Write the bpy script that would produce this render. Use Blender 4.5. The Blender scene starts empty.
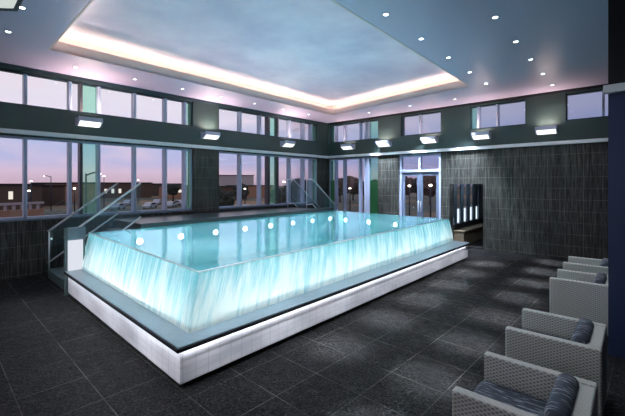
import bpy, bmesh, math, random
from mathutils import Vector, Matrix
random.seed(7)
S = bpy.context.scene
COL = S.collection
V = Vector

# ------------------------------------------------------------------ materials
def rgb(r, g, b):
    f = lambda c: ((c/255+.055)/1.055)**2.4 if c > 10 else c/255/12.92
    return (f(r), f(g), f(b), 1)

class NT:
    def __init__(self, name):
        self.m = bpy.data.materials.new(name); self.m.use_nodes = True
        self.t = self.m.node_tree; self.t.nodes.clear()
        self.out = self.n('ShaderNodeOutputMaterial')
    def n(self, typ, **kw):
        nd = self.t.nodes.new(typ)
        for k, v in kw.items():
            if k.startswith('i_'):
                nd.inputs[k[2:].replace('_', ' ')].default_value = v
            else: setattr(nd, k, v)
        return nd
    def l(self, a, b): self.t.links.new(a, b)
    def math(self, op, a, b=None, c=None, clamp=False):
        nd = self.n('ShaderNodeMath', operation=op, use_clamp=clamp)
        for i, x in enumerate((a, b, c)):
            if x is None: continue
            if isinstance(x, (int, float)): nd.inputs[i].default_value = x
            else: self.l(x, nd.inputs[i])
        return nd.outputs[0]
    def mix(self, fac, a, b):
        nd = self.n('ShaderNodeMix', data_type='RGBA')
        for s, x in ((nd.inputs[0], fac), (nd.inputs[6], a), (nd.inputs[7], b)):
            if isinstance(x, (int, float, tuple)): s.default_value = x
            else: self.l(x, s)
        return nd.outputs[2]
    def noise(self, vec, scale, detail=3, rough=.5):
        nd = self.n('ShaderNodeTexNoise'); nd.inputs['Scale'].default_value = scale
        nd.inputs['Detail'].default_value = detail; nd.inputs['Roughness'].default_value = rough
        if vec is not None: self.l(vec, nd.inputs['Vector'])
        return nd.outputs['Fac']
    def ramp(self, fac, stops):
        nd = self.n('ShaderNodeValToRGB'); e = nd.color_ramp.elements
        while len(e) < len(stops): e.new(.5)
        for k, (p, c) in enumerate(stops):
            e[k].position = p; e[k].color = c if isinstance(c, tuple) else (c, c, c, 1)
        self.l(fac, nd.inputs[0]); return nd.outputs[0]
    def coord(self): return self.n('ShaderNodeTexCoord').outputs['Object']
    def mapping(self, vec, scale=(1, 1, 1), rot=(0, 0, 0), loc=(0, 0, 0)):
        nd = self.n('ShaderNodeMapping'); nd.inputs['Scale'].default_value = scale
        nd.inputs['Rotation'].default_value = rot; nd.inputs['Location'].default_value = loc
        self.l(vec, nd.inputs[0]); return nd.outputs[0]
    def sep(self, vec):
        nd = self.n('ShaderNodeSeparateXYZ'); self.l(vec, nd.inputs[0]); return nd.outputs
    def line(self, x, period, offset, width):
        # 1 on a grid line, 0 elsewhere
        a = self.math('SUBTRACT', x, offset); a = self.math('DIVIDE', a, period)
        a = self.math('FRACT', a); a = self.math('SUBTRACT', a, .5); a = self.math('ABSOLUTE', a)
        return self.math('GREATER_THAN', a, .5 - width/period/2)
    def bump(self, h, strength=.3, dist=.01):
        nd = self.n('ShaderNodeBump'); nd.inputs['Strength'].default_value = strength
        nd.inputs['Distance'].default_value = dist; self.l(h, nd.inputs['Height']); return nd.outputs[0]
    def bsdf(self, color, rough=.5, metal=0, normal=None, spec=.5, **kw):
        nd = self.n('ShaderNodeBsdfPrincipled')
        for k, x in (('Base Color', color), ('Roughness', rough), ('Metallic', metal), ('Specular IOR Level', spec)):
            if isinstance(x, (int, float, tuple)): nd.inputs[k].default_value = x
            else: self.l(x, nd.inputs[k])
        if normal is not None: self.l(normal, nd.inputs['Normal'])
        return nd.outputs[0]
    def done(self, sh): self.l(sh, self.out.inputs[0]); return self.m

def plain(name, col, rough=.5, metal=0, spec=.5, var=.08, scale=6):
    n = NT(name); c = n.coord(); f = n.noise(c, scale, 4)
    dark = tuple(x*(1-var) for x in col[:3])+(1,); light = tuple(min(1, x*(1+var)) for x in col[:3])+(1,)
    return n.done(n.bsdf(n.mix(f, dark, light), rough, metal, spec=spec))

def emit(name, col, s):
    n = NT(name); e = n.n('ShaderNodeEmission'); e.inputs[0].default_value = col; e.inputs[1].default_value = s
    return n.done(e.outputs[0])

def slate_wall(name):
    n = NT(name); c = n.coord(); o = n.sep(c)
    hor = n.math('ADD', o[0], o[1])
    g1 = n.line(o[2], .29, .05, .007); g2 = n.line(hor, .39, .1, .006)
    st = n.noise(n.mapping(c, (16, 16, .9)), 1.6, 5, .65)
    fine = n.noise(n.mapping(c, (90, 90, 2.5)), 1, 3, .6)
    cl = n.noise(c, .9, 3)
    col = n.ramp(st, [(.34, rgb(14, 17, 15)), (.5, rgb(42, 45, 41)), (.66, rgb(92, 94, 88))])
    col = n.mix(n.ramp(fine, [(.48, 0.), (.66, .8)]), col, rgb(104, 106, 98))
    col = n.mix(n.ramp(cl, [(.35, 0.), (.7, .5)]), col, rgb(30, 32, 31))
    brk = n.noise(n.mapping(c, (3, 3, 3)), 1, 2)
    gfac = n.math('MULTIPLY', n.math('MAXIMUM', g1, g2), n.ramp(brk, [(.35, .3), (.65, .95)]))
    col = n.mix(gfac, col, rgb(128, 130, 122))
    nr = n.bump(n.math('ADD', st, fine), .35, .01)
    return n.done(n.bsdf(col, .42, normal=nr, spec=.4))

def paint_wall(name, a, b):
    n = NT(name); c = n.coord()
    col = n.mix(n.noise(c, 1.2, 4), a, b)
    return n.done(n.bsdf(col, .45, normal=n.bump(n.noise(c, 60, 2), .08, .004)))

def floor_mat():
    n = NT('slate floor'); c = n.coord(); o = n.sep(c)
    g = n.math('MAXIMUM', n.line(o[0], .54, -1.38, .008), n.line(o[1], .535, 1.07, .008))
    crease = n.n('ShaderNodeTexNoise', noise_type='RIDGED_MULTIFRACTAL'); crease.inputs['Scale'].default_value = 5.5
    crease.inputs['Detail'].default_value = 6; n.l(n.mapping(c, (1, 1.5, 1)), crease.inputs['Vector'])
    r = crease.outputs['Fac']
    fine = n.noise(c, 38, 5, .7); big = n.noise(c, 1.3, 3)
    h = n.math('ADD', n.math('MULTIPLY', r, .9), fine)
    col = n.ramp(fine, [(.38, rgb(12, 13, 14)), (.5, rgb(42, 44, 45)), (.63, rgb(98, 100, 103))])
    col = n.mix(n.ramp(big, [(.35, 0.), (.65, .5)]), col, rgb(38, 39, 42))
    wob = n.n('ShaderNodeTexNoise'); wob.inputs['Scale'].default_value = 7; wob.inputs['Detail'].default_value = 3; wob.inputs['Distortion'].default_value = 2.2
    n.l(c, wob.inputs['Vector'])
    cr = n.math('ABSOLUTE', n.math('SUBTRACT', wob.outputs['Fac'], .5))
    crinkle = n.ramp(cr, [(.0, .75), (.035, 0.)])
    patch = n.ramp(n.noise(c, .8, 3), [(.4, .3), (.6, 1.)])
    col = n.mix(n.math('MULTIPLY', crinkle, patch), col, rgb(8, 8, 9))
    h = n.math('ADD', h, n.math('MULTIPLY', n.ramp(cr, [(0., 0.), (.08, 1.)]), .8))
    brk = n.noise(c, 1.7, 2)
    col = n.mix(n.math('MULTIPLY', g, n.ramp(brk, [(.4, .15), (.6, .75)])), col, rgb(165, 166, 158))
    rough = n.ramp(n.noise(c, 9, 4), [(.3, .42), (.7, .62)])
    nr = n.bump(h, 1., .12)
    return n.done(n.bsdf(col, rough, normal=nr, spec=.3))

def mosaic():
    n = NT('white mosaic tile'); c = n.coord(); o = n.sep(c)
    hor = n.math('ADD', o[0], o[1])
    g = n.math('MAXIMUM', n.line(o[2], .065, .01, .003), n.line(hor, .13, .02, .0045))
    cl = n.noise(n.mapping(c, (1.2, 1.2, 3)), 1.4, 4)
    col = n.ramp(cl, [(.25, rgb(196, 200, 210)), (.6, rgb(236, 236, 242))])
    col = n.mix(n.math('MULTIPLY', g, .6), col, rgb(150, 160, 172))
    return n.done(n.bsdf(col, .3))

def water_top():
    n = NT('pool water surface'); c = n.coord()
    w1 = n.noise(n.mapping(c, (2.2, 2.2, 1)), 1.5, 3); w2 = n.noise(c, 9, 2)
    h = n.math('ADD', w1, n.math('MULTIPLY', w2, .25))
    nr = n.bump(h, .25, .025)
    tr = n.n('ShaderNodeBsdfTransparent'); tr.inputs[0].default_value = (.68, .94, .96, 1)
    gl = n.n('ShaderNodeBsdfGlossy'); gl.inputs['Roughness'].default_value = .03; n.l(nr, gl.inputs['Normal'])
    gl.inputs[0].default_value = (.95, 1, 1, 1)
    df = n.n('ShaderNodeBsdfTranslucent'); df.inputs[0].default_value = (.55, .9, .95, 1)
    a = n.n('ShaderNodeMixShader'); a.inputs[0].default_value = .3
    n.l(tr.outputs[0], a.inputs[1]); n.l(df.outputs[0], a.inputs[2])
    fr = n.n('ShaderNodeFresnel'); fr.inputs[0].default_value = 1.75; n.l(nr, fr.inputs['Normal'])
    b = n.n('ShaderNodeMixShader'); n.l(fr.outputs[0], b.inputs[0]); n.l(a.outputs[0], b.inputs[1]); n.l(gl.outputs[0], b.inputs[2])
    return n.done(b.outputs[0])

def water_fall():
    n = NT('falling water sheet')
    uv = n.n('ShaderNodeUVMap').outputs[0]
    o = n.sep(uv)
    # streaks lean with the fall
    lean = n.math('ADD', o[0], n.math('MULTIPLY', n.math('MULTIPLY', o[1], o[1]), -.04))
    cb = n.n('ShaderNodeCombineXYZ'); n.l(lean, cb.inputs[0]); n.l(o[1], cb.inputs[1])
    s1 = n.noise(n.mapping(cb.outputs[0], (11, .7, 1)), 1, 4, .6)
    s2 = n.noise(n.mapping(cb.outputs[0], (85, 1.6, 1)), 1, 4, .65)
    s3 = n.noise(n.mapping(cb.outputs[0], (1.6, .5, 1)), 1.2, 3)
    foam = n.math('ADD', n.math('MULTIPLY', s1, .55), n.math('MULTIPLY', s2, .45))
    foam = n.math('ADD', foam, n.math('MULTIPLY', n.math('SUBTRACT', o[1], .45), .16))
    foam = n.math('ADD', foam, n.math('MULTIPLY', n.math('SUBTRACT', s3, .5), .3))
    col = n.ramp(foam, [(.36, rgb(138, 196, 204)), (.46, rgb(212, 226, 228)), (.57, rgb(254, 246, 240))])
    nr = n.bump(foam, .5, .02)
    tl = n.n('ShaderNodeBsdfTranslucent'); n.l(col, tl.inputs[0])
    df = n.n('ShaderNodeBsdfDiffuse'); n.l(col, df.inputs[0]); n.l(nr, df.inputs['Normal'])
    gl = n.n('ShaderNodeBsdfGlossy'); gl.inputs['Roughness'].default_value = .25; n.l(nr, gl.inputs['Normal'])
    tp = n.n('ShaderNodeBsdfTransparent'); tp.inputs[0].default_value = (.8, .97, 1, 1)
    a = n.n('ShaderNodeMixShader'); a.inputs[0].default_value = .25; n.l(tl.outputs[0], a.inputs[1]); n.l(df.outputs[0], a.inputs[2])
    b = n.n('ShaderNodeMixShader'); b.inputs[0].default_value = .08; n.l(a.outputs[0], b.inputs[1]); n.l(gl.outputs[0], b.inputs[2])
    d = n.n('ShaderNodeMixShader'); n.l(n.ramp(foam, [(.36, .34), (.6, .04)]), d.inputs[0])
    n.l(b.outputs[0], d.inputs[1]); n.l(tp.outputs[0], d.inputs[2])
    return n.done(d.outputs[0])

def glass(name, tint=(.97, .98, 1, 1), gloss=.07, milk=0, milkcol=(.5, .8, .7, 1)):
    n = NT(name)
    tr = n.n('ShaderNodeBsdfTransparent'); tr.inputs[0].default_value = tint
    gl = n.n('ShaderNodeBsdfGlossy'); gl.inputs['Roughness'].default_value = .02
    last = tr.outputs[0]
    if milk:
        tl = n.n('ShaderNodeBsdfTranslucent'); tl.inputs[0].default_value = milkcol
        a = n.n('ShaderNodeMixShader'); a.inputs[0].default_value = milk
        n.l(tr.outputs[0], a.inputs[1]); n.l(tl.outputs[0], a.inputs[2]); last = a.outputs[0]
    lw = n.n('ShaderNodeLayerWeight'); lw.inputs[0].default_value = .3
    fac = n.math('ADD', n.math('MULTIPLY', lw.outputs['Fresnel'], .25), gloss*.4)
    b = n.n('ShaderNodeMixShader'); n.l(fac, b.inputs[0]); n.l(last, b.inputs[1]); n.l(gl.outputs[0], b.inputs[2])
    return n.done(b.outputs[0])

def wicker():
    n = NT('cream woven wicker'); c = n.coord(); o = n.sep(c)
    hor = n.math('ADD', o[0], o[1])
    p = n.math('ADD', hor, n.math('MULTIPLY', o[2], 1.7)); q = n.math('SUBTRACT', hor, n.math('MULTIPLY', o[2], 1.7))
    top = n.math('ADD', o[0], n.math('MULTIPLY', o[1], -1.))
    def wave(x, per):
        return n.math('MULTIPLY', n.math('ADD', n.math('SINE', n.math('MULTIPLY', x, 6.2832/per)), 1), .5)
    a = wave(p, .042); b = wave(q, .042)
    h = n.math('MAXIMUM', a, b)
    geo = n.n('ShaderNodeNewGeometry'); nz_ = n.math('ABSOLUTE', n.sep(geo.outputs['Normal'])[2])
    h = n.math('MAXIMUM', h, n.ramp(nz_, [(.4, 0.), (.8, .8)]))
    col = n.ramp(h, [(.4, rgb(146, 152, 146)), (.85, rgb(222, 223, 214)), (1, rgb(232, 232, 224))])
    return n.done(n.bsdf(col, .55, normal=n.bump(h, .25, .003)))

def cushion():
    n = NT('charcoal cushion fabric'); c = n.coord()
    d1 = n.noise(n.mapping(c, (12, 100, 12)), 1, 2, .4)
    col = n.ramp(d1, [(.5, rgb(78, 86, 98)), (.58, rgb(98, 106, 118)), (.66, rgb(190, 198, 206))])
    return n.done(n.bsdf(col, .85, normal=n.bump(n.noise(c, 200, 2), .2, .003)))

def ceiling_mat():
    n = NT('satin blue ceiling'); c = n.coord()
    col = n.mix(n.noise(c, .5, 4), rgb(196, 186, 212), rgb(212, 200, 222))
    nr = n.bump(n.noise(c, .8, 2), .03, .05)
    return n.done(n.bsdf(col, .38, normal=nr, spec=.7))

def upper_ceiling():
    n = NT('mottled upper ceiling'); c = n.coord()
    col = n.ramp(n.noise(n.mapping(c, (1, 1, 1)), .55, 6, .6), [(.34, rgb(202, 192, 214)), (.66, rgb(240, 230, 242))])
    return n.done(n.bsdf(col, .6))

def exterior_ground():
    n = NT('dusk ground'); c = n.coord()
    a = n.noise(n.mapping(c, (.03, .02, 1)), 1, 5, .6)
    col = n.ramp(a, [(.35, rgb(44, 66, 56)), (.5, rgb(84, 82, 66)), (.62, rgb(138, 110, 78))])
    return n.done(n.bsdf(col, .9))

def foliage(name, a, b):
    n = NT(name); c = n.coord()
    return n.done(n.bsdf(n.mix(n.noise(c, 3, 3), a, b), .8))

M = {
 'slate': slate_wall('dark slate wall tile'),
 'paint': paint_wall('grey green paint', rgb(48, 68, 68), rgb(62, 78, 74)),
 'floor': floor_mat(), 'mosaic': mosaic(), 'wtop': water_top(), 'wfall': water_fall(),
 'rail': plain('pale rail paint', rgb(242, 246, 248), .4, var=.03),
 'frame': plain('aluminium mullion', rgb(178, 188, 214), .35, .1, var=.05),
 'leafpaint': plain('door leaf paint', rgb(104, 116, 138), .4, .1),
 'fin': plain('dark bronze fin', rgb(78, 76, 82), .4, .3),
 'framedark': plain('dark teal frame', rgb(50, 72, 82), .4, .2),
 'glass': glass('window glass'),
 'green': glass('green tinted glass', (.76, 1, .90, 1), .05, .12, (.6, 1, .85, 1)),
 'green2': glass('deep green tinted glass', (.30, .62, .40, 1), .07, .3, (.3, .7, .4, 1)),
 'balglass': glass('balustrade glass', (.88, .95, .97, 1), .05, .05, (.7, .9, 1, 1)),
 'steel': plain('brushed steel', rgb(222, 228, 232), .35, .4),
 'black': plain('black shadow gap', rgb(14, 15, 17), .5),
 'capedge': plain('black cap edge', rgb(16, 20, 24), .25),
 'ledge': plain('blue grey stone ledge', rgb(108, 126, 138), .28, scale=14, var=.22),
 'tank': plain('cyan pool lining', rgb(104, 204, 214), .35, var=.08, scale=2),
 'deck': plain('wet dark stone deck', rgb(64, 76, 80), .3, var=.3, scale=3),
 'step': plain('teal grey stone step', rgb(92, 112, 114), .4, var=.2, scale=5),
 'endglow': emit('glowing end block panel', (.86, .9, 1, 1), .85),
 'ceil': ceiling_mat(), 'upceil': upper_ceiling(),
 'fascia': plain('white cove lip', rgb(225, 208, 204), .5, var=.03),
 'warm': emit('warm cove strip', (1, .78, .55, 1), 16),
 'lens': emit('sconce lens', (1, 1, 1, 1), 1.5),
 'sconce': plain('pale sconce metal', rgb(176, 178, 198), .45, var=.03),
 'lamp': emit('downlight lamp', (.85, .93, 1, 1), 9),
 'ring': plain('downlight ring', rgb(150, 160, 175), .3, .6),
 'uw': emit('underwater lamp', (.9, .98, 1, 1), 30),
 'strip': emit('pool light strip', (1., .96, .95, 1), 20),
 'skylight': emit('ceiling light panel', (.82, .9, .84, 1), .75),
 'wicker': wicker(), 'cushion': cushion(),
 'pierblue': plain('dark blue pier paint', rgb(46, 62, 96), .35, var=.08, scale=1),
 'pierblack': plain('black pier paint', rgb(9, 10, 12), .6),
 'darkwall': plain('dark rear wall', rgb(30, 34, 40), .6),
 'ground': exterior_ground(),
 'asphalt': plain('outdoor asphalt', rgb(70, 64, 58), .8, var=.2, scale=.2),
 'bldg': plain('dark building wall', rgb(82, 66, 56), .8),
 'bldgwarm': plain('brown building wall', rgb(150, 112, 88), .8),
 'bldgpale': plain('pale building wall', rgb(170, 160, 160), .8),
 'roof': plain('building roof', rgb(36, 34, 38), .8),
 'lit': emit('lit window', (1, .93, .78, 1), 1.0),
 'streetlamp': emit('street lamp glow', (1, .86, .70, 1), 14),
 'pole': plain('dark lamp pole', rgb(46, 50, 62), .5, .4),
 'leaf': foliage('dark foliage', rgb(20, 28, 24), rgb(46, 52, 38)),
 'leaf2': foliage('autumn foliage', rgb(40, 34, 24), rgb(84, 58, 36)),
 'trunk': plain('tree trunk', rgb(44, 36, 30), .8),
 'carwhite': plain('pale car paint', rgb(160, 165, 172), .3), 'cardark': plain('dark car paint', rgb(50, 56, 64), .3),
 'carglass': plain('car window', rgb(20, 24, 30), .1), 'tyre': plain('tyre', rgb(12, 12, 12), .8),
 'bench': plain('brown stone bench', rgb(132, 118, 96), .6, var=.15),
 'slat': plain('blue grey slat', rgb(84, 100, 116), .5),
}

# ------------------------------------------------------------------ mesh helpers
class MB:
    def __init__(s): s.v = []; s.f = []; s.m = []; s.uv = None
    def face(s, pts, m=0):
        i = len(s.v); s.v += [tuple(p) for p in pts]; s.f.append(tuple(range(i, i+len(pts)))); s.m.append(m)
    def hexa(s, b, t, m=0):       # bottom ring, top ring (same winding, ccw from above)
        i = len(s.v); n = len(b); s.v += [tuple(p) for p in b]+[tuple(p) for p in t]
        s.f.append(tuple(i+k for k in range(n-1, -1, -1))); s.m.append(m)
        s.f.append(tuple(i+n+k for k in range(n))); s.m.append(m)
        for k in range(n):
            j = (k+1) % n; s.f.append((i+k, i+j, i+n+j, i+n+k)); s.m.append(m)
        return s
    def box(s, a, b, fr=None, m=0):
        x0, x1 = sorted((a[0], b[0])); y0, y1 = sorted((a[1], b[1])); z0, z1 = sorted((a[2], b[2]))
        P = [(x0, y0), (x1, y0), (x1, y1), (x0, y1)]
        B = [V((x, y, z0)) for x, y in P]; T = [V((x, y, z1)) for x, y in P]
        if fr: B = [fr @ p for p in B]; T = [fr @ p for p in T]
        return s.hexa(B, T, m)
    def prism(s, poly, z0, z1, m=0):
        a = sum(poly[i][0]*poly[(i+1) % len(poly)][1]-poly[(i+1) % len(poly)][0]*poly[i][1] for i in range(len(poly)))
        if a < 0: poly = poly[::-1]
        return s.hexa([(x, y, z0) for x, y in poly], [(x, y, z1) for x, y in poly], m)
    def tube(s, pts, r, n=10, m=0):
        pts = [V(p) for p in pts]; rings = []
        for k, p in enumerate(pts):
            d = (pts[min(k+1, len(pts)-1)]-pts[max(k-1, 0)]).normalized()
            a = d.orthogonal().normalized() if abs(d.z) > .95 else d.cross(V((0, 0, 1))).normalized()
            b = d.cross(a).normalized()
            rr = r[k] if isinstance(r, (list, tuple)) else r
            i = len(s.v)
            s.v += [tuple(p+a*math.cos(t*2*math.pi/n)*rr+b*math.sin(t*2*math.pi/n)*rr) for t in range(n)]
            rings.append(i)
        for i, j in zip(rings, rings[1:]):
            for t in range(n):
                u = (t+1) % n; s.f.append((i+t, i+u, j+u, j+t)); s.m.append(m)
        s.f.append(tuple(rings[0]+t for t in range(n-1, -1, -1))); s.m.append(m)
        s.f.append(tuple(rings[-1]+t for t in range(n))); s.m.append(m)
        return s
    def build(s, name, mat, parent=None, bevel=0, smooth=False, loc=None):
        me = bpy.data.meshes.new(name); me.from_pydata(s.v, [], s.f)
        mats = mat if isinstance(mat, (list, tuple)) else [mat]
        for x in mats: me.materials.append(M[x] if isinstance(x, str) else x)
        for p, k in zip(me.polygons, s.m): p.material_index = k; p.use_smooth = smooth
        me.validate(); bm = bmesh.new(); bm.from_mesh(me); bmesh.ops.recalc_face_normals(bm, faces=bm.faces); bm.to_mesh(me); bm.free()
        o = bpy.data.objects.new(name, me); COL.objects.link(o)
        if parent: o.parent = parent
        if loc: o.location = loc
        if bevel:
            md = o.modifiers.new('bevel', 'BEVEL'); md.width = bevel; md.segments = 3; md.limit_method = 'ANGLE'
        return o

def empty(name, loc=(0, 0, 0), rz=0):
    o = bpy.data.objects.new(name, None); COL.objects.link(o); o.location = loc; o.rotation_euler.z = rz; o.empty_display_size = .1
    return o
def tag(o, label, cat, group=None, kind=None):
    o['label'] = label; o['category'] = cat
    if group: o['group'] = group
    if kind: o['kind'] = kind
    return o
def struct(o, label=None):
    o['kind'] = 'structure'
    if label: o['label'] = label
    return o
def kids(o): return [c for c in COL.objects if c.parent == o]
def copy_tree(o, parent=None):
    c = o.copy(); COL.objects.link(c); c.parent = parent
    for ch in kids(o): copy_tree(ch, c)
    return c
def light(name, kind, loc, energy, col=(1, 1, 1), rot=(0, 0, 0), parent=None, **kw):
    d = bpy.data.lights.new(name, kind); d.energy = energy; d.color = col
    for k, v in kw.items(): setattr(d, k, v)
    o = bpy.data.objects.new(name, d); COL.objects.link(o); o.location = loc; o.rotation_euler = rot
    if parent: o.parent = parent
    return o

# ------------------------------------------------------------------ room frames
XL = -9.34; YC = 10.82; TILT = math.radians(1.93)
ZC = 4.29
# left wall frame: local x = room y, local y = outward (-x), local z up
FL = Matrix(((0, -1, 0, XL), (1, 0, 0, 0), (0, 0, 1, 0), (0, 0, 0, 1)))
# back wall frame: local x along wall from the corner, local y outward
FB = Matrix.Translation((XL, YC, 0)) @ Matrix.Rotation(TILT, 4, 'Z')
TH = .30

def wall(fr, s0, s1, holes, zsplit, name, mats, parts=None):
    ss = sorted({s0, s1} | {h[0] for h in holes} | {h[1] for h in holes})
    zs = sorted({0, ZC+.5, zsplit} | {h[2] for h in holes} | {h[3] for h in holes})
    mb = MB()
    for a, b in zip(ss, ss[1:]):
        if a < s0 or b > s1: continue
        for c, d in zip(zs, zs[1:]):
            ms, mz = (a+b)/2, (c+d)/2
            if any(h[0] < ms < h[1] and h[2] < mz < h[3] for h in holes): continue
            mb.box((a, 0, c), (b, TH, d), fr, 0 if mz < zsplit else 1)
    return struct(mb.build(name, mats))

ZU0, ZU1 = 3.49, 4.20
ZL0, ZL1 = 1.18, 2.87
LA, LB = (-2.4, 5.08), (5.91, 10.25)
wall(FL, -4.0, YC+.35, [(LA[0], LA[1], ZL0, ZL1), (LB[0], LB[1], ZL0, ZL1), (LA[0], LA[1], ZU0, ZU1), (LB[0], LB[1], ZU0, ZU1)],
     2.95, 'wall_left', ['slate', 'paint'])
BU = [(.08, 2.28), (3.16, 4.53), (5.38, 6.86), (7.74, 9.95)]
wall(FB, 0, 12.4, [(.04, 2.28, .12, ZL1), (3.10, 4.53, 0, ZL1), (4.80, 5.77, 0, 1.90)] + [(a, b, ZU0, ZU1) for a, b in BU],
     2.95, 'wall_back', ['slate', 'paint'])

def window(idx, fr, s0, s1, z0, z1, mull, greens, sill=True, split=None):
    """mull: (start, width, material); greens: (s0, s1)"""
    r = struct(empty('window_%d' % idx)); r['label'] = 'tall mullioned window band'
    fw = .045
    mb = MB()
    mb.box((s0, .06, z0), (s1, .16, z0+fw), fr); mb.box((s0, .06, z1-fw), (s1, .16, z1), fr)
    mb.box((s0, .06, z0+fw), (s0+.03, .16, z1-fw), fr); mb.box((s1-.03, .06, z0+fw), (s1, .16, z1-fw), fr)
    mb.build('window_frame', 'framedark' if z0 > 3 else 'frame', r)
    cuts = [s0+.03]
    for a, w, mt in mull:
        MB().box((a, .0, z0+fw), (a+w, .18, z1-fw), fr).build('mullion', mt, r, bevel=.006)
        cuts += [a, a+w]
    cuts.append(s1-.03)
    for a, b in zip(cuts[::2], cuts[1::2]):
        g = any(q0-.02 < (a+b)/2 < q1+.02 for q0, q1 in greens)
        if b-a < .02: continue
        if g and split:
            for c, d, mt in ((z0+fw, split, 'green2'), (split, z1-fw, 'green')):
                MB().box((a, .10, c), (b, .112, d), fr).build('glass_pane', mt, r)
        else:
            MB().box((a, .10, z0+fw), (b, .112, z1-fw), fr).build('glass_pane', 'green' if g else 'glass', r)
    if sill:
        MB().box((s0, -.03, z0-.03), (s1, .06, z0), fr).build('window_sill', 'ledge', r)
    return r

W = .06
mA = [(-1.61, W), (-.85, W), (-.10, W), (.62, W), (1.35, W), (2.13, W), (2.34, W, 'fin'), (2.70, W), (3.50, W), (4.28, W), (4.83, W)]
mB = [(6.66, W), (7.44, W), (7.78, .09, 'fin'), (8.20, W, 'fin'), (8.77, W), (9.47, W), (9.90, W)]
full = lambda ms: [(m[0], m[1], m[2] if len(m) > 2 else 'frame') for m in ms]
window(1, FL, *LA, ZL0, ZL1, full(mA), [(2.40, 2.70), (4.89, 5.05)])
window(2, FL, *LB, ZL0, ZL1, full(mB), [(7.87, 8.20), (9.96, 10.22)])
window(3, FL, *LA, ZU0, ZU1, full(mA), [(2.40, 2.70), (4.89, 5.05)], False)
window(4, FL, *LB, ZU0, ZU1, full(mB), [(7.87, 8.20), (9.96, 10.22)], False)
mC = full([(.33, W), (.75, W), (1.46, W), (1.70, .10), (1.84, .05)])
window(5, FB, .04, 2.28, .12, ZL1, mC, [(.04, .33), (1.89, 2.26)], False, split=2.02)
window(6, FB, .08, 2.28, ZU0, ZU1, mC, [(.08, .33), (1.89, 2.26)], False)
window(7, FB, *BU[1], ZU0, ZU1, full([(3.80, W)]), [], False)
window(8, FB, *BU[2], ZU0, ZU1, full([(5.60, W), (6.11, W)]), [(5.38, 5.60)], False)
window(9, FB, *BU[3], ZU0, ZU1, full([(8.46, .05), (9.2, .05)]), [], False)
# double door with transom
r = struct(empty('door_1')); r['label'] = 'pale framed glazed double door under a transom in the back wall'
mb = MB()
for a, b in ((3.10, 3.17), (4.46, 4.53)): mb.box((a, .02, 0), (b, .16, ZL1), FB)
mb.box((3.17, .02, 2.81), (4.46, .16, ZL1), FB); mb.box((3.17, .02, 2.29), (4.46, .16, 2.38), FB); mb.box((3.78, .02, 2.38), (3.85, .16, 2.81), FB)
mb.build('door_frame', 'frame', r, bevel=.005)
for a, b in ((3.17, 3.78), (3.85, 4.46)):
    MB().box((a, .09, 2.38), (b, .10, 2.81), FB).build('transom_pane', 'glass', r)
for a, b, hx in ((3.175, 3.812, 3.775), (3.818, 4.455, 3.855)):
    mb = MB(); q = .10
    mb.box((a, .06, .01), (a+q, .11, 2.285), FB); mb.box((b-q, .06, .01), (b, .11, 2.285), FB)
    mb.box((a+q, .06, .01), (b-q, .11, .22), FB); mb.box((a+q, .06, 2.17), (b-q, .11, 2.285), FB)
    lf = mb.build('door_leaf', 'leafpaint', r, bevel=.004)
    MB().box((a+q, .08, .22), (b-q, .09, 2.17), FB).build('glass_pane', 'glass', lf)
    MB().tube([FB @ V((hx, .03, 1.0)), FB @ V((hx, .03, 1.35))], .012).build('door_handle', 'steel', lf, smooth=True)

# rails along the walls
struct(MB().box((-4.0, -.07, 2.905), (YC-.07, 0, 2.995), FL).build('trim_1', 'rail', bevel=.008))
struct(MB().box((0, -.07, 2.905), (12.2, 0, 2.995), FB).build('trim_2', 'rail', bevel=.008))
# dark line where walls meet the ceiling
struct(MB().box((-4.0, -.02, 4.225), (YC-.03, 0, ZC), FL).build('trim_3', 'framedark'))
struct(MB().box((0.03, -.02, 4.225), (12.2, 0, ZC), FB).build('trim_4', 'black'))

# floor, right side, rear
struct(MB().prism([(XL-.0, -4), (2.7, -4), (2.7, 11.25), (XL, 10.82)], -.12, 0).build('floor', 'floor'))
struct(MB().box((2.7, -4, 0), (3.0, 11.6, ZC+.5)).build('wall_right', 'darkwall'))
FR = Matrix(((1, 0, 0, XL), (0, -1, 0, -4.0), (0, 0, 1, 0), (0, 0, 0, 1)))
wall(FR, -.3, 12.3, [(.6, 11.6, .9, 3.9)], 2.95, 'wall_rear', ['darkwall', 'darkwall'])
window(11, FR, .6, 11.6, .9, 3.9, full([(1.5+k*1.1, W) for k in range(9)]), [], False)  # unseen window added so sky light reaches the chairs and pool base
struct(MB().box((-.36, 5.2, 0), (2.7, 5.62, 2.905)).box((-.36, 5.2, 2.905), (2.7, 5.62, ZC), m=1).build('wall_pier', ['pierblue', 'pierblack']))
struct(MB().box((-.40, 5.14, 2.905), (2.7, 5.2, 2.995)).build('trim_5', 'rail', bevel=.006))

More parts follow.
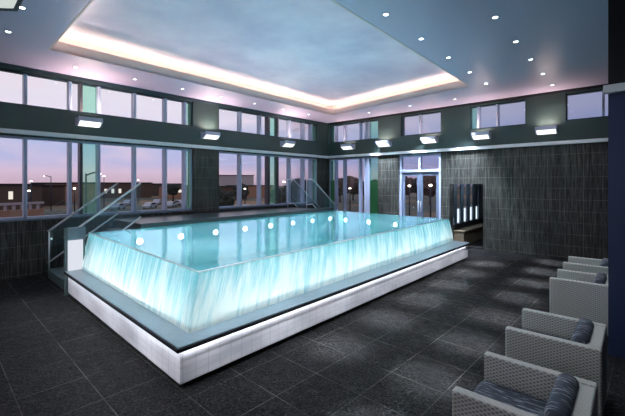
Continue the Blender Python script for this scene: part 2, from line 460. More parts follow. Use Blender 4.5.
# ceiling with cove
A, B, C, D = (-7.81, 1.50), (-8.07, 9.63), (-3.26, 9.05), (-2.97, 1.47)
cv = [A, B, C, D]
O = [(XL, -4), (XL, 10.82), (2.7, 11.23), (2.7, -4)]
mb = MB()
for k in range(4):
    j = (k+1) % 4
    mb.prism([O[k], O[j], cv[j], cv[k]], ZC, ZC+.05)
struct(mb.build('ceiling', 'ceil'))
cen = V((sum(p[0] for p in cv)/4, sum(p[1] for p in cv)/4))
def grow(p, d): return (p[0]+(d if p[0] > cen.x else -d), p[1]+(d if p[1] > cen.y else -d))
cov = struct(empty('trim_6')); cov['label'] = 'lit cove around the recessed ceiling'
mb = MB()
for k in range(4):
    j = (k+1) % 4
    mb.prism([cv[k], cv[j], grow(cv[j], .03), grow(cv[k], .03)], ZC-.004, ZC+.19)
mb.build('cove_lip', 'fascia', cov)
mb = MB()
for k in range(4):
    j = (k+1) % 4
    mb.prism([grow(cv[k], .12), grow(cv[j], .12), grow(cv[j], .17), grow(cv[k], .17)], ZC+.11, ZC+.13)
mb.build('cove_light_strip', 'warm', cov)
mb = MB()
for k in range(4):
    j = (k+1) % 4
    mb.prism([grow(cv[k], .40), grow(cv[j], .40), grow(cv[j], .45), grow(cv[k], .45)], ZC+.05, ZC+.46)
mb.build('cove_back', 'fascia', cov)
struct(MB().prism([grow(p, .46) for p in cv], ZC+.42, ZC+.50).build('ceiling_upper', 'upceil'))

# luminous panel near the left rear of the ceiling
t = tag(empty('ceiling_light_panel', (-5.6, 0, ZC)), 'square pale green-white luminous panel cut by the top left edge of the ceiling', 'ceiling light')
pl = [(-6.31, .80), (-4.7, .80), (-4.7, -.9), (-7.9, -.9)]
mb = MB(); mb.prism([(x+5.6, y) for x, y in pl], -.012, -.004); mb.build('diffuser', 'skylight', t)
mb = MB()
for k in range(4):
    j = (k+1) % 4; c0 = V((-5.8, 0))
    gp = lambda p: (p[0]+(.05 if p[0] > -5.8 else -.05), p[1]+(.05 if p[1] > 0 else -.05))
    a, b = pl[k], pl[j]; mb.prism([(a[0]+5.6, a[1]), (b[0]+5.6, b[1]), (gp(b)[0]+5.6, gp(b)[1]), (gp(a)[0]+5.6, gp(a)[1])], -.02, 0)
mb.build('panel_frame', 'framedark', t)

# ------------------------------------------------------------------ downlights
def downlight(x, y, label, grp, e=1.0, f=1.0, aim=None, ap=750, sz=26):
    t = tag(empty('downlight', (x, y, ZC)), label, 'ceiling light', grp)
    n = 24
    mb = MB()
    for k in range(n):
        a0, a1 = 2*math.pi*k/n, 2*math.pi*(k+1)/n
        q = lambda r, a, z: (r*math.cos(a), r*math.sin(a), z)
        mb.face([q(.056, a0, 0), q(.056, a1, 0), q(.05, a1, -.012), q(.05, a0, -.012)])
        mb.face([q(.05, a0, -.012), q(.05, a1, -.012), q(.034, a1, -.006), q(.034, a0, -.006)])
    mb.build('trim_ring', 'ring', t, smooth=True)
    mb = MB(); mb.tube([(0, 0, -.0005), (0, 0, -.007)], .034, 24); mb.build('lens', 'lamp', t)
    light('lamp_beam', 'SPOT', (0, 0, -.03), 4000*e, (.90, .93, 1), parent=t, spot_size=math.radians(13), spot_blend=1., shadow_soft_size=.14)
    light('lamp_flood', 'SPOT', (0, 0, -.03), 20*f, (.88, .92, 1), parent=t, spot_size=math.radians(150), spot_blend=.6, shadow_soft_size=.05)
    if aim is not None:
        d = V(aim)-V((x, y, ZC-.03)); o = light('added_beam', 'SPOT', (0, 0, -.03), ap, (.92, .94, 1) if ap < 1000 else (.74, .82, 1), parent=t, spot_size=math.radians(sz), spot_blend=.9, shadow_soft_size=.05)  # second beam added to brighten the pool curb and back wall
        o.rotation_euler = d.to_track_quat('-Z', 'Y').to_euler()
    return t
names = ['nearest the camera', 'second', 'third', 'fourth', 'fifth', 'sixth', 'seventh']
for k, y in enumerate([3.27, 4.42, 5.56, 6.74, 7.93, 9.1]):
    downlight(-2.70-.036*k, y, ['spotlight over the walkway between cove and seats, just above the top frame edge',
      'spotlight in the row along the right cove edge, nearest the top frame edge',
      'spotlight second from the top frame edge in the row along the right cove edge',
      'spotlight midway down the row along the right cove edge',
      'spotlight in the row along the cove, second from the cove corner',
      'spotlight beside the right corner of the ceiling cove'][k], 'spotlights along the right cove edge')
for k, y in enumerate([2.3, 3.35, 4.42, 5.57, 6.76, 7.92, 9.13, 10.33]):
    downlight(-1.55-.03*k, y, ['spotlight above the armchair row, overhead of the nearest armchair',
      'spotlight above the second armchair, out of the top of the frame', 'spotlight above the gap between the two armchair pairs',
      'largest-looking spotlight of the outer right row, at the top of the picture',
      'spotlight second from the top in the outer right ceiling row',
      'spotlight in the middle of the outer right ceiling row', 'spotlight next to last before the back wall in the outer right row',
      'faint spotlight closest to the back wall above the armchair side'][k], 'spotlights of the outer right ceiling row', aim=(-3.22, y+.1, .22) if k < 7 else None)
for k, y in enumerate([2.08, 3.24, 4.39, 5.5, 6.65, 7.8, 8.95]):
    downlight(-8.60, y, ['small spotlight between left cove corner and the green window pane', 'second small spotlight along the window side of the ceiling',
      'small spotlight above the last panes of the nearer window band', 'small spotlight above the first tiled pier between the windows',
      'small spotlight above the first panes of the farther window band', 'small spotlight above the bronze fin of the farther window',
      'small spotlight nearest the far left corner above the windows'][k], 'spotlights along the window side', .02, .15)
for x, y, lb, e, f in [(-6.22, .88, 'small spotlight right beside the luminous ceiling panel', .1, .6), (-7.36, .87, 'small spotlight at the left picture edge below the luminous panel', .1, .6),
                 (-4.05, 10.16, 'spotlight in the back ceiling strip above the tinted clerestory pane', .1, 9), (-5.4, 10.1, 'spotlight in the back ceiling strip above the double door', .1, 9),
                 (-6.9, 10.1, 'spotlight in the back ceiling strip nearest the far corner', .1, 7)]:
    downlight(x, y, lb, 'spotlights of the end strips', e, 1 if f > 5 else f, aim=(x+.1, 10.95, .7) if f > 5 else None, ap=1700 if f > 5 else 0, sz=54)  # added beams stand in for pool light on the back wall
for k, x in enumerate([-6.7, -5.6, -4.5, -3.4]):  # unseen row added to brighten the near curb face
    downlight(x, -1.2, 'added spotlight behind the viewpoint to brighten the near pool curb, %s' % ['farthest from the seats', 'second from the windows', 'third from the windows', 'closest to the seats'][k], 'added spotlights behind the viewpoint', .1, .2, aim=(x, 1.6, .22))

# ------------------------------------------------------------------ sconces
def sconce(fr, s, label):
    t = empty('wall_sconce'); t.matrix_world = fr @ Matrix.Translation((s, 0, 3.29))
    tag(t, label, 'wall light', 'box sconces above the pale rail')
    w = .24
    def prof(x0, x1, pts):
        mb = MB(); n = len(pts); i = 0
        mb.v = [(x0, p[0], p[1]) for p in pts]+[(x1, p[0], p[1]) for p in pts]
        mb.f = [tuple(range(n)), tuple(range(2*n-1, n-1, -1))]+[(k, (k+1) % n, n+(k+1) % n, n+k) for k in range(n)]
        mb.m = [0]*len(mb.f); return mb
    prof(-w, w, [(-.002, -.09), (-.14, -.09), (-.27, .0), (-.27, .09), (-.25, .09), (-.25, .07), (-.02, .07), (-.002, .09)]).build('housing', 'sconce', t, bevel=.004)
    prof(-w+.03, w-.03, [(-.145, -.096), (-.267, -.012), (-.262, -.006), (-.14, -.09)]).build('lens', 'lens', t)
    prof(-w+.04, w-.04, [(-.05, -.098), (-.13, -.098), (-.13, -.0905), (-.05, -.0905)]).build('lower_lens', 'lens', t)
    light('uplight', 'AREA', (0, -.15, .10), 22 if fr is FL else 9, (1, .74, .66), rot=(math.pi+(.3 if fr is FL else .02), 0, 0), parent=t, shape='RECTANGLE', size=.4, size_y=.12, spread=math.radians(160))
    return t
for s, lb in [(2.49, 'box sconce below the green pane of the nearest window band'), (5.55, 'box sconce on the pier between the two window bands'),
              (8.55, 'box sconce near the far end of the long window wall')]: sconce(FL, s, lb)
for s, lb in [(1.07, 'box sconce on the back wall nearest the far corner'), (2.60, 'box sconce between the corner window and the double door'),
              (4.22, 'box sconce above the transom of the double door'), (5.76, 'box sconce under the narrow tinted clerestory panes'),
              (7.35, 'box sconce farthest right, beside the last clerestory pane')]: sconce(FB, s, lb)

# ------------------------------------------------------------------ pool
pool = tag(empty('infinity_pool', (-5.5, 5.5, 0)), 'raised white-tiled pool glowing cyan with water spilling over two edges', 'pool')
PO = V((-5.5, 5.5, 0))
def P(x, y, z): return V((x, y, z))-PO
P0, P1, P2, P3 = V((-3.38, 1.907, 1.)), V((-7.59, 2.05, 1.)), V((-3.85, 9.26, 1.)), V((-7.98, 9.5, 1.))
B0, B1, B2 = (-3.15, 1.585), (-7.21, 1.635), (-3.385, 9.15)
outer = [B0, B1, (-7.21, 2.02), (-7.62, 2.02), (-8.02, 9.62), (-3.90, 9.42), (-3.40, 9.36), B2]
inner = [(-3.42, 1.86), (-7.24, 1.90), (-7.24, 2.03), (-7.60, 2.06), (-7.99, 9.53), (-3.92, 9.33), (-3.83, 9.28), (-3.84, 9.1)]
def ring(a, b, z0, z1):
    mb = MB()
    for k in range(len(a)):
        j = (k+1) % len(a)
        mb.prism([(a[k][0]-PO.x, a[k][1]-PO.y), (a[j][0]-PO.x, a[j][1]-PO.y), (b[j][0]-PO.x, b[j][1]-PO.y), (b[k][0]-PO.x, b[k][1]-PO.y)], z0, z1)
    return mb
def inset(a, d):
    c = V((-5.5, 5.5)); return [(x+(d if x < c.x else -d), y+(d if y < c.y else -d)) for x, y in a]
ring(inset(outer, .07), inner, 0, .06).build('toe_kick', 'black', pool)
ring(outer, inner, .06, .375).build('tiled_curb', 'mosaic', pool, bevel=.006)
ring(inset(outer, -.05), inner, .375, .412).build('cap_edge', 'capedge', pool, bevel=.006)
lg = [(x, y) for x, y in inset(outer, -.03)]
ring(lg, inner, .412, .42).build('gutter_ledge', 'ledge', pool)
# basin
mb = MB(); mb.prism([(x-PO.x, y-PO.y) for x, y in inner], .02, .05); mb.build('basin_floor', 'tank', pool)
mb = MB()
for a, b in (((-7.60, 2.06), (-7.98, 9.53)), ((-7.98, 9.53), (-3.9, 9.3))):
    a, b = V(a), V(b); d = (b-a).normalized(); nn = V((d.y, -d.x))*.05
    pl_ = [a-PO.xy, b-PO.xy, b+nn-PO.xy, a+nn-PO.xy]; mb.prism([tuple(p) for p in pl_], .05, .985)
mb.build('basin_wall', 'tank', pool)
# water surface
q = [P0, P1, P3, P2]
n1 = 24; mb = MB(); mb.v = []; 
mb.prism([(p.x-PO.x, p.y-PO.y) for p in q], .992, 1.0)
mb2 = MB(); mb2.face([(p.x-PO.x, p.y-PO.y, 1.0) for p in q]); mb2.build('water_surface', 'wtop', pool)
# falling sheets
def sheet(a, b, fa, fb, mirror=1):
    NU, NV = 60, 10; me = bpy.data.meshes.new('water_curtain'); vs = []; fs = []; uvs = []
    L = (b-a).length
    for i in range(NU+1):
        t = i/NU; top = a.lerp(b, t); bot = fa.lerp(fb, t)
        for j in range(NV+1):
            s = j/NV
            h = 1-(1-s)**1.35                    # horizontal travel, quick at first
            p = top.lerp(bot, s); p.x = top.x+(bot.x-top.x)*h; p.y = top.y+(bot.y-top.y)*h
            vs.append(tuple(p-PO)); uvs.append((t*L*mirror, s))
    for i in range(NU):
        for j in range(NV):
            k = i*(NV+1)+j; fs.append((k, k+1, k+NV+2, k+NV+1))
    me.from_pydata(vs, [], fs); me.materials.append(M['wfall'])
    ul = me.uv_layers.new(name='UVMap')
    for lp in me.loops: ul.data[lp.index].uv = uvs[lp.vertex_index]
    for p in me.polygons: p.use_smooth = True
    o = bpy.data.objects.new('water_curtain', me); COL.objects.link(o); o.parent = pool; return o
F0 = V((-3.344, 1.773, .42)); F1 = V((-7.26, 1.84, .42)); F2 = V((-3.76, 9.34, .42))
sheet(P0, P1, F0, F1)['label'] = 'front-left curtain of spilling water'
sheet(P0, P2, F0, F2, -1)['label'] = 'long right curtain of spilling water'
MB().tube([P1-PO, P0-PO, P2-PO], .009, 8).build('rim_edge', 'rail', pool, smooth=True)
# small closing curtain at the far end
sheet(P2, V((-3.98, 9.27, 1.0)), F2, V((-3.98, 9.34, .42)))
# light strips at the foot of the curtains (inside)
def strip(a, b, z, w=.05, h=.03):
    a, b = V(a), V(b); d = (b-a).normalized(); nn = V((d.y, -d.x))*w
    pl_ = [a-PO.xy, b-PO.xy, b+nn-PO.xy, a+nn-PO.xy]
    MB().prism([tuple(p) for p in pl_], z, z+h).build('light_strip', 'strip', pool)
strip((-3.75, 2.16), (-7.2, 2.24), .10)
strip((-3.72, 2.2), (-4.12, 9.1), .10)
# underwater lamps on the window side and far side
def uwlamp(p, nrm):
    nrm = V(nrm)
    r = MB().tube([P(*p), P(*p)+nrm*.03], .075, 20).build('lamp_housing', 'steel', pool)
    MB().tube([P(*p)+nrm*.03, P(*p)+nrm*.04], .055, 20).build('lamp_lens', 'uw', r)
import itertools
for k in range(8):
    y = 2.95+.9*k; x = -7.60-(y-2.06)*(.38/7.47)
    uwlamp((x+.052, y, .74), (1, 0, 0)); light('underwater_beam', 'SPOT', P(x+.12, y, .74), 26, (.7, .96, 1), rot=(0, -math.pi/2+.1, 0), parent=pool, spot_size=2.4, spot_blend=1, shadow_soft_size=.06)
for k in range(3):
    x = -7.35+.95*k; y = 9.53-(x+7.98)*(.23/4.08)
    uwlamp((x, y-.055, .72), (0, -1, 0)); light('underwater_beam', 'SPOT', P(x, y-.12, .72), 26, (.7, .96, 1), rot=(-math.pi/2+.1, 0, 0), parent=pool, spot_size=2.4, spot_blend=1, shadow_soft_size=.06)
for k in range(5):  # fittings added on the basin floor to brighten the ceiling
    for x in (-6.6, -4.9):
        fl = MB().tube([P(x, 2.9+1.35*k, .05), P(x, 2.9+1.35*k, .07)], .07, 16).build('lamp_housing', 'steel', pool)
        light('added_basin_uplight', 'SPOT', P(x, 2.9+1.35*k, .09), 62, (.84, .84, 1), rot=(math.pi, 0, 0), parent=pool, spot_size=math.radians(110), spot_blend=.8, shadow_soft_size=.05)
# white end block; its brightness is put into the material as glow
MB().box(P(-7.26, 1.64, .42), P(-7.225, 1.86, .94)).build('end_block', 'endglow', pool, bevel=.004)
MB().box(P(-7.30, 1.60, 0), P(-7.262, 1.90, 1.15)).build('end_panel', 'step', pool)
MB().box(P(-7.262, 1.64, .94), P(-7.225, 1.90, 1.15)).build('end_panel', 'ledge', pool)
# linear light added under the cap to whiten the tiles
for a, b in ((B0, B1), (B0, B2)):
    a, b = V(a), V(b); d = (b-a).normalized(); out = V((d.y, -d.x))
    if out.dot(a-V((-5.5, 5.5))) < 0: out = -out
    mid = (a+b)/2+out*.035; L = (b-a).length
    X = V((d.x, d.y, 0)); aim = V((-out.x, -out.y, -.55)).normalized(); Zl = -aim; Yl = Zl.cross(X)
    m = Matrix((X, Yl, Zl)).transposed().to_4x4(); m.translation = P(mid.x, mid.y, .362)
    o = light('added_curb_wash', 'AREA', (0, 0, 0), 0.7*L, (.93, .95, 1), parent=pool, shape='RECTANGLE', size=L, size_y=.02)
    o.matrix_local = m

# ------------------------------------------------------------------ deck, stairs
ZD = 1.08
dk = MB()
dk.prism([(-9.33, 3.01), (-7.66, 3.01), (-7.97, 8.9), (-9.33, 8.9)], 0, ZD)
dk.prism([(-8.3, 8.9), (-7.97, 8.9), (-8.04, 9.64), (-8.3, 9.64)], 0, ZD)
struct(dk.build('floor_deck', 'deck', bevel=.012), 'raised dark stone deck between pool and windows')
st = tag(empty('pool_stairs', (-8.1, 2.3, 0)), 'near stone steps with glass balustrades climbing to the pool deck at left', 'stairs')
so = V((-8.1, 2.3, 0))
for k in range(5):
    y0 = 1.67+.27*k
    MB().box(V((-8.92, y0, 0))-so, V((-7.73 if k else -7.73, 3.005 if k == 4 else y0+.27, .18*(k+1)))-so).build('step', 'step', st, bevel=.01)
def balustrade(x, y0, z0, y1, z1, label, flat=None):
    t = tag(empty('glass_balustrade', (x, y0, 0)), label, 'balustrade', 'glass balustrades of the pool stairs')
    o = V((x, y0, 0)); dy = y1-y0
    # z0,z1: stair nosing heights; rail .93 above them at the near end
    pts = [V((0, 0, z0+.84)), V((0, dy, z1+.84))]
    end = []
    if flat: end = [V((0, flat-y0, z1+.84))]
    MB().tube(pts+end, .020, 10).build('handrail', 'steel', t, smooth=True)
    MB().tube([V((0, 0, z0+.20)), V((0, dy, z1+.14))]+([V((0, flat-y0, z1+.14))] if flat else []), .018, 8).build('bottom_rail', 'steel', t, smooth=True)
    g = MB(); th = .006
    def slab(a, b, za0, zb0, za1, zb1):
        g.hexa([(-th, a, za0), (th, a, za0), (th, b, zb0), (-th, b, zb0)], [(-th, a, za1), (th, a, za1), (th, b, zb1), (-th, b, zb1)])
    slab(.03, dy, z0+.18, z1+.16, z0+.82, z1+.82)
    if flat: slab(dy+.01, flat-y0, z1+.16, z1+.16, z1+.82, z1+.82)
    g.build('glass_panel', 'balglass', t)
    return t, o, pts
for x, lb in ((-9.0, 'window-side glass balustrade of the near stairs'), (-7.70, 'pool-side glass balustrade of the near stairs')):
    t, o, pts = balustrade(x, 1.69, .09, 3.02, 1.08, lb)
    zt = .0 if x < -8.9 else .18
    MB().tube([(0, .02, zt), (0, .02, .93)], .016, 8).build('post', 'steel', t, smooth=True)
far = tag(empty('pool_stairs', (-8.8, 9.6, 0)), 'far stone steps dropping from the deck to the corner floor', 'stairs')
fo = V((-8.8, 9.6, 0))
for k in range(5):
    y0 = 8.91+.27*k; MB().box(V((-9.25, y0, 0))-fo, V((-8.40, y0+.27, .90-.18*k))-fo).build('step', 'step', far, bevel=.01)
def fardown(x, label):
    t = tag(empty('glass_balustrade', (x, 7.6, 0)), label, 'balustrade', 'glass balustrades of the pool stairs')
    prof = [(1.0, ZD), (1.30, ZD), (2.65, .05)]
    MB().tube([V((0, y, z+.98)) for y, z in prof], .022, 8).build('handrail', 'steel', t, smooth=True)
    MB().tube([V((0, y, z+.14)) for y, z in prof], .018, 8).build('bottom_rail', 'steel', t, smooth=True)
    g = MB()
    for (a, za), (b, zb) in zip(prof, prof[1:]):
        g.hexa([(-.006, a, za+.16), (.006, a, za+.16), (.006, b, zb+.16), (-.006, b, zb+.16)], [(-.006, a, za+.96), (.006, a, za+.96), (.006, b, zb+.96), (-.006, b, zb+.96)])
    g.build('glass_panel', 'balglass', t)
    for y, z in ((1.02, ZD), (2.63, 0)):
        MB().tube([(0, y, z if y < 2 else 0), (0, y, z+.98)], .016, 8).build('post', 'steel', t, smooth=True)
fardown(-9.28, 'glass balustrade beside the windows at the far stairs'); fardown(-8.36, 'glass balustrade on the pool side of the far stairs')

# ------------------------------------------------------------------ alcove behind the opening in the back wall
struct(MB().box((4.45, TH, 0), (4.80, 3.4, .62), FB).box((4.45, TH, 2.3), (4.80, 3.4, 2.7), FB).build('wall_alcove', 'darkwall'))
struct(MB().box((5.77, TH, 0), (5.95, 3.4, 2.7), FB).build('wall_alcove_right', 'darkwall'))
struct(MB().box((4.45, 3.4, 0), (5.95, 3.55, 2.7), FB).build('wall_alcove_back', 'darkwall'))
struct(MB().box((4.3, TH, 2.1), (5.95, 3.55, 2.25), FB).build('ceiling_alcove', 'darkwall'))
struct(MB().box((4.45, TH, -.1), (5.95, 3.55, 0), FB).build('floor_alcove', 'floor'))
wr = struct(empty('window_10')); wr['label'] = 'slatted alcove window'
for k in range(5):
    MB().box((4.765, .36+.62*k, .62), (4.80, .66+.62*k, 2.1), FB).build('slat', 'slat', wr)
MB().box((4.66, TH, .62), (4.67, 3.4, 2.1), FB).build('glass_pane', 'glass', wr)
bt = tag(empty('stone_bench', FB @ V((4.95, 1.6, 0))), 'brown stone bench along the slatted window inside the alcove opening', 'bench')
bt.rotation_euler.z = TILT
MB().box((-.14, -1.25, 0), (.16, 1.5, .40)).build('base', 'bench', bt, bevel=.01)
MB().box((-.145, -1.27, .40), (.19, 1.52, .45)).build('top_slab', 'bench', bt, bevel=.01)
alc = tag(empty('floor_uplight', FB @ V((4.74, 1.3, .62))), 'white linear lights low between the alcove window slats', 'light')
alc.rotation_euler.z = TILT
light('alcove_fill', 'POINT', FB @ V((5.5, 1.1, 1.95)), 16, (.7, .85, 1), shadow_soft_size=.06)  # fill light added to brighten the slats, without a fitting
for k in range(4):
    MB().box((-.02, -.62+.62*k, .02), (.02, -.36+.62*k, .46)).build('tube_lens', emit('alcove tube', (.75, .88, 1, 1), 1.3) if k == 0 else bpy.data.materials['alcove tube'], alc)

# ------------------------------------------------------------------ armchairs
def armchair():
    t = empty('lounge_armchair')
    # local: x back (+), y across, z up; origin under front centre
    Wd, L, H = .70, .66, .65
    th = .075
    for sgn in (-1, 1):
        y0 = sgn*(Wd/2); y1 = sgn*(Wd/2-th)
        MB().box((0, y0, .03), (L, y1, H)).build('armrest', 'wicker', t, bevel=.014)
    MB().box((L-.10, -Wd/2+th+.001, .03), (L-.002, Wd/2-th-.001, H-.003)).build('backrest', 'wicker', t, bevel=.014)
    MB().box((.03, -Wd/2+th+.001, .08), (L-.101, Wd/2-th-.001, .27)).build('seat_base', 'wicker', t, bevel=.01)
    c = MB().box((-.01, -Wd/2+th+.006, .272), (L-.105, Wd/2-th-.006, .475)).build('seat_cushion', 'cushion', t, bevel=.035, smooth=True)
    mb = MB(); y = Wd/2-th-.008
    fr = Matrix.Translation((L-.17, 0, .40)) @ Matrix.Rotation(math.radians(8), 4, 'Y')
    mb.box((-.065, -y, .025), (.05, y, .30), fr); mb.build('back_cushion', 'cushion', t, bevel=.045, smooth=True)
    for sx in (.04, L-.04):
        for sy in (-1, 1):
            MB().tube([(sx, sy*(Wd/2-.038), 0), (sx, sy*(Wd/2-.038), .03)], .018, 10).build('foot', 'black', t)
    return t
ch = armchair()
RZ = math.radians(1.5)
for k, (x, y, lb) in enumerate([(-.90, 2.53, 'cream woven armchair nearest the camera, at the bottom edge, seat cushion in view'),
        (-.945, 3.79, 'cream woven armchair second from the camera, left of the dark pier foot'),
        (-1.013, 6.04, 'cream woven armchair third from the camera, its tall side panel meeting the dark blue pier'),
        (-1.055, 7.30, 'cream woven armchair farthest from the camera, nearest the back wall')]):
    o = ch if k == 0 else copy_tree(ch)
    o.location = (x, y, 0); o.rotation_euler.z = RZ
    tag(o, lb, 'armchair', 'armchairs in a row on the right')

# ------------------------------------------------------------------ outside
EX = -4.0
struct(MB().box((-900, -500, EX-.2), (600, 900, EX)).build('ground_outside', 'ground'))
struct(MB().box((-1, TH, -.3), (13.5, 1.6, -.02), FB).build('ground_terrace', 'asphalt'))
def uvz(u, Z):  # world point out in the distance seen along a bearing from the pool hall
    r = (u-312.5)/362; a = math.radians(43.2)
    return (Z*(r*math.cos(a)-math.sin(a)), Z*(r*math.sin(a)+math.cos(a)))
def building(u, Z, w, d, top, mat, label, lits=(), group=None, roofh=.4, name='office_building'):
    x, y = uvz(u, Z); t = tag(empty(name, (x, y, EX)), label, 'building', group)
    t.rotation_euler.z = math.atan2(y, x)-math.pi/2
    MB().box((-w/2, 0, 0), (w/2, d, top-EX)).build('wall', mat, t)
    MB().box((-w/2-.4, -.4, top-EX), (w/2+.4, d+.4, top-EX+roofh)).build('roof', 'roof', t)
    for a, b, z0, z1 in lits:
        MB().box((a, -.08, z0-EX), (b, .02, z1-EX)).build('window', 'lit', t)
    return t
building(-14, 80, 20, 10, 1.6, 'bldg', 'long dark building with lit windows behind the leftmost pane', [(1.2+k*2.6, 2.0+k*2.6, -1.6, .2) for k in range(3)])
building(33, 96, 14, 9, 1.3, 'bldg', 'dark flat-roofed block behind the leftmost window mullion')
building(66, 118, 17, 9, 2.0, 'bldgwarm', 'brown flat-roofed building left of the glass fin')
building(112, 150, 30, 12, 2.2, 'bldg', 'low dark building with small lit windows right of the green pane', [(-8+k*2.6, -7+k*2.6, -1.9, -.1) for k in range(5)])
building(152, 180, 30, 12, 1.8, 'bldg', 'long dark building behind the stair handrail')
building(178, 145, 14, 10, .9, 'bldgwarm', 'brown low building beside the first wall pier', [(0, 2, -1.5, -.4)])
building(232, 220, 26, 12, 7.0, 'bldgpale', 'pale stepped building on the skyline of the farther window')
building(224, 130, 16, 10, .8, 'bldg', 'dark flat building below the pale stepped building')
building(250, 160, 20, 10, 1.0, 'bldgwarm', 'reddish-brown building with a lamp in front, farther window', [(-4, -2.5, -2, -.6)])
building(352, 240, 44, 12, 1.8, 'bldgpale', 'pale low building seen through the corner window')
def street_lamp(u, Z, top, label, arm=0, glow=.35):
    x, y = uvz(u, Z); t = tag(empty('street_lamp', (x, y, EX)), label, 'street lamp', 'street lamps outside')
    h = top-EX
    MB().tube([(0, 0, 0), (0, 0, h*.6), (0, 0, h)], [.13, .10, .07], 8).build('pole', 'pole', t, smooth=True)
    hx = V((0, 0, h))
    if arm:
        d = V((math.cos(math.radians(43.2)), math.sin(math.radians(43.2)), 0))*arm
        pts = [V((0, 0, h-.2))+d*s+V((0, 0, 1))*(.55*math.sin(s*math.pi*.6)*abs(arm)**.5*.5) for s in (0, .15, .35, .6, .85, 1)]
        MB().tube(pts, .07, 8).build('arm', 'pole', t, smooth=True); hx = pts[-1]
    bm = bmesh.new(); bmesh.ops.create_icosphere(bm, subdivisions=2, radius=glow*.55); me = bpy.data.meshes.new('lamp_head'); bm.to_mesh(me); bm.free()
    me.materials.append(M['streetlamp']); o = bpy.data.objects.new('lamp_head', me); COL.objects.link(o); o.parent = t; o.location = hx+V((0, 0, -.12)); o.scale = (1, 1, .6)
for a in [(31, 62, 2.5, 'street lamp seen just right of the leftmost mullion', 0, .28), (29, 70, .7, 'low yellow street lamp left of the brown building', 0, .42),
          (51, 80, 3.6, 'tall lamp standing above the brown building roof', -1.5, .2), (74.5, 66, 1.2, 'lamp glowing in the narrow pane left of the bronze fin', 0, .38),
          (86, 34, 2.9, 'curved-arm street lamp behind the green pane', 1.35, .12), (104, 90, 4.0, 'bright lamp right of the green pane', 0, .4),
          (138, 110, 3.2, 'slim lamp beyond the stair handrail', 0, .3), (245, 84, .9, 'lamp in front of the reddish-brown building', 0, .4),
          (284, 100, 2.6, 'lamp glowing near the far end of the long window wall', 0, .6),
          (350, 70, 1.2, 'lamp among the trees outside the corner window', 0, .35), (409.5, 55, 1.75, 'warm lamp seen through the left door leaf', 0, .36),
          (430.5, 50, 1.85, 'warm lamp seen through the right door leaf', 0, .38), (418, 62, 1.7, 'smaller lamp seen between the two door leaves', 0, .2)]:
    street_lamp(*a)
def ico_blob(name, rad, seed, mat, parent, loc, sq=.85):
    rnd = random.Random(seed); bm = bmesh.new(); bmesh.ops.create_icosphere(bm, subdivisions=4, radius=rad)
    import mathutils
    for v in bm.verts:
        n = mathutils.noise.noise(v.co*1.6/rad+V((seed*3.1, 0, 0)))*.35+mathutils.noise.noise(v.co*6/rad+V((seed, 5, 0)))*.22
        v.co *= 1+n; v.co.z *= sq
    me = bpy.data.meshes.new(name); bm.to_mesh(me); bm.free(); me.materials.append(M[mat])
    o = bpy.data.objects.new(name, me); COL.objects.link(o); o.parent = parent; o.location = loc; return o
def tree(u, Z, top, rad, label, mat='leaf'):
    x, y = uvz(u, Z); t = tag(empty('tree', (x, y, EX)), label, 'tree', 'trees outside')
    h = top-EX
    MB().tube([(0, 0, 0), (.1, 0, h*.4), (0, .1, h-rad)], [.28, .2, .12], 8).build('trunk', 'trunk', t, smooth=True)
    ico_blob('crown', rad, u*.37+Z, mat, t, (0, 0, h-rad*.8))
for a in [(173, 95, 1.9, 1.7, 'small dark round tree left of the first pier'), (222, 70, .6, 2.3, 'dark tree low behind the first pane past the pier'), (241, 92, 1.8, 2.0, 'dark tree between the pale and the brown buildings'),
          (279, 70, 1.2, 2.0, 'dark tree left of the far window mullions'), (291, 52, 1.6, 1.7, 'dark tree in the wide pane near the far end of the window wall'), (300, 110, 3.4, 2.6, 'tall dark tree nearest the far stairs'),
          (308, 62, 1.8, 1.6, 'dark tree in the last pane before the corner'),
          (340, 118, 3.3, 3.0, 'rusty tree in the first pane of the corner window', 'leaf2'), (353, 130, 4.2, 3.8, 'rusty tree in the wide pane of the corner window', 'leaf2'),
          (370, 110, 3.0, 3.0, 'dark tree behind the green corner pane', 'leaf'),
          (404, 105, 4.0, 3.0, 'dark tree behind the left door leaf', 'leaf2'), (430, 100, 4.4, 3.4, 'dark tree behind the right door leaf', 'leaf2'), (417, 125, 3.6, 3.0, 'dark tree behind the middle stile of the door', 'leaf')]:
    tree(*a)
def car():
    t = empty('parked_car')
    prof = [(-2.1, .3), (-2.15, .75), (-1.5, .95), (-.9, 1.42), (.7, 1.45), (1.35, .98), (2.05, .85), (2.15, .35)]
    mb = MB(); n = len(prof)
    mb.v = [(x, -.85, z) for x, z in prof]+[(x, .85, z) for x, z in prof]
    mb.f = [tuple(range(n)), tuple(range(2*n-1, n-1, -1))]+[(k, (k+1) % n, n+(k+1) % n, n+k) for k in range(n)]; mb.m = [0]*len(mb.f)
    mb.build('body', 'carwhite', t, bevel=.06)
    mb = MB()
    for y in (-.86, .86): mb.box((-1.1, y-.01, .98), (1.0, y+.01, 1.32))
    mb.build('side_window', 'carglass', t)
    for x in (-1.35, 1.35):
        for y in (-.8, .8): MB().tube([(x, y-.1, .32), (x, y+.1, .32)], .32, 14).build('wheel', 'tyre', t)
    return t
c0 = car()
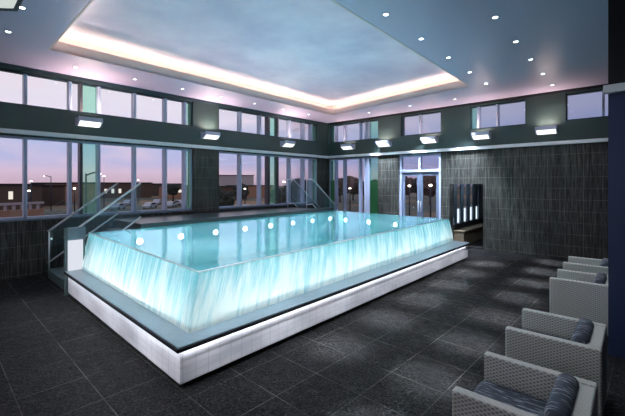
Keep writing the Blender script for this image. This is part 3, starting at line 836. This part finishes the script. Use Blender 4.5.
for k, (u, Z, rz, lb) in enumerate([(118, 84, .2, 'pale car parked behind the handrail, nearest'), (128, 100, .3, 'pale car parked beyond the handrail rails'),
        (150, 88, .1, 'pale car in the wide pane right of the handrail'), (157, 104, .4, 'small pale car left of the third mullion'),
        (171, 92, .2, 'pale car in the last wide pane before the pier'), (179, 100, 1.1, 'pale car beside the last mullion before the pier'), (246, 78, .2, 'pale car under the lamp in the farther window')]):
    o = c0 if k == 0 else copy_tree(c0); x, y = uvz(u, Z); o.location = (x, y, EX); o.rotation_euler.z = 2.2+rz
    tag(o, lb, 'car', 'cars parked outside')
# parapet wall and rail beyond the left panes
x, y = uvz(-6, 46)
br = tag(empty('road_bridge', (x, y, EX)), 'brown parapet wall with pale uprights low behind the leftmost pane', 'bridge')
br.rotation_euler.z = math.radians(112)
MB().box((-10, 0, 0), (6, .4, 2.4)).build('parapet', 'bldgwarm', br)
MB().box((-10, -.1, 3.1), (6, .3, 3.4)).build('top_beam', 'bldgpale', br)
for k in range(16): MB().box((-9.8+k, .1, 2.4), (-9.5+k, .3, 3.1)).build('upright', 'bldgpale', br)

# ------------------------------------------------------------------ sky
w = bpy.data.worlds.new('dusk'); S.world = w; w.use_nodes = True; T = w.node_tree; T.nodes.clear()
N = lambda t, **k: [setattr(n, a, b) or n for n in [T.nodes.new(t)] for a, b in (k or {'label': ''}).items()][0]
tc = N('ShaderNodeTexCoord'); sp = N('ShaderNodeSeparateXYZ'); T.links.new(tc.outputs['Generated'], sp.inputs[0])
def mth(op, a, b, clamp=False):
    n = N('ShaderNodeMath', operation=op, use_clamp=clamp)
    for i, x in enumerate((a, b)):
        if isinstance(x, (int, float)): n.inputs[i].default_value = x
        else: T.links.new(x, n.inputs[i])
    return n.outputs[0]
rp = N('ShaderNodeValToRGB'); T.links.new(sp.outputs[2], rp.inputs[0]); e = rp.color_ramp.elements
stops = [(0, rgb(196, 168, 182)), (.03, rgb(212, 188, 208)), (.055, rgb(186, 184, 218)), (.11, rgb(178, 190, 224)), (.17, rgb(226, 218, 230)), (.3, rgb(236, 226, 230)), (1, rgb(170, 180, 210))]
while len(e) < len(stops): e.new(.5)
for k, (p, c) in enumerate(stops): e[k].position = p; e[k].color = c
mp = N('ShaderNodeMapping'); T.links.new(tc.outputs['Generated'], mp.inputs[0]); mp.inputs['Scale'].default_value = (1, 1, 2.8)
nz = N('ShaderNodeTexNoise'); T.links.new(mp.outputs[0], nz.inputs[0]); nz.inputs['Scale'].default_value = 5; nz.inputs['Detail'].default_value = 6
cr = N('ShaderNodeValToRGB'); T.links.new(nz.outputs['Fac'], cr.inputs[0]); cr.color_ramp.elements[0].position = .5; cr.color_ramp.elements[1].position = .68
cr.color_ramp.elements[1].color = (.5, .5, .5, 1)
mx = N('ShaderNodeMix', data_type='RGBA'); T.links.new(cr.outputs[0], mx.inputs[0]); T.links.new(rp.outputs[0], mx.inputs[6]); mx.inputs[7].default_value = rgb(240, 206, 214)
# darker, bluer sky away from the sunset
az = mth('MULTIPLY', mth('ADD', mth('MULTIPLY', sp.outputs[0], .45), mth('MULTIPLY', sp.outputs[1], .9)), 1.0, True)
az.node.use_clamp = True
mx2 = N('ShaderNodeMix', data_type='RGBA', blend_type='MULTIPLY'); T.links.new(az, mx2.inputs[0]); T.links.new(mx.outputs[2], mx2.inputs[6]); mx2.inputs[7].default_value = (.25, .31, .48, 1)
bg = N('ShaderNodeBackground'); T.links.new(mx2.outputs[2], bg.inputs[0]); bg.inputs[1].default_value = 1.15
T.links.new(bg.outputs[0], N('ShaderNodeOutputWorld').inputs[0])

# ------------------------------------------------------------------ camera
cd = bpy.data.cameras.new('camera'); cam = bpy.data.objects.new('camera', cd); COL.objects.link(cam)
cam.location = (0, 0, 1.9); cam.rotation_euler = (math.pi/2, 0, math.radians(43.2))
cd.sensor_width = 36; cd.lens = 362/625*36; cd.shift_y = -(208-184)/625; cd.clip_end = 3000; cd.clip_start = .05
S.camera = cam
S.view_settings.view_transform = 'Standard'; S.view_settings.look = 'None'; S.view_settings.gamma = 1; S.view_settings.use_curve_mapping = False
S.view_settings.exposure = 0.0
S.cycles.use_denoising = True; S.cycles.max_bounces = 10; S.cycles.transparent_max_bounces = 16; S.cycles.sample_clamp_indirect = 6
S.cycles.diffuse_bounces = 5
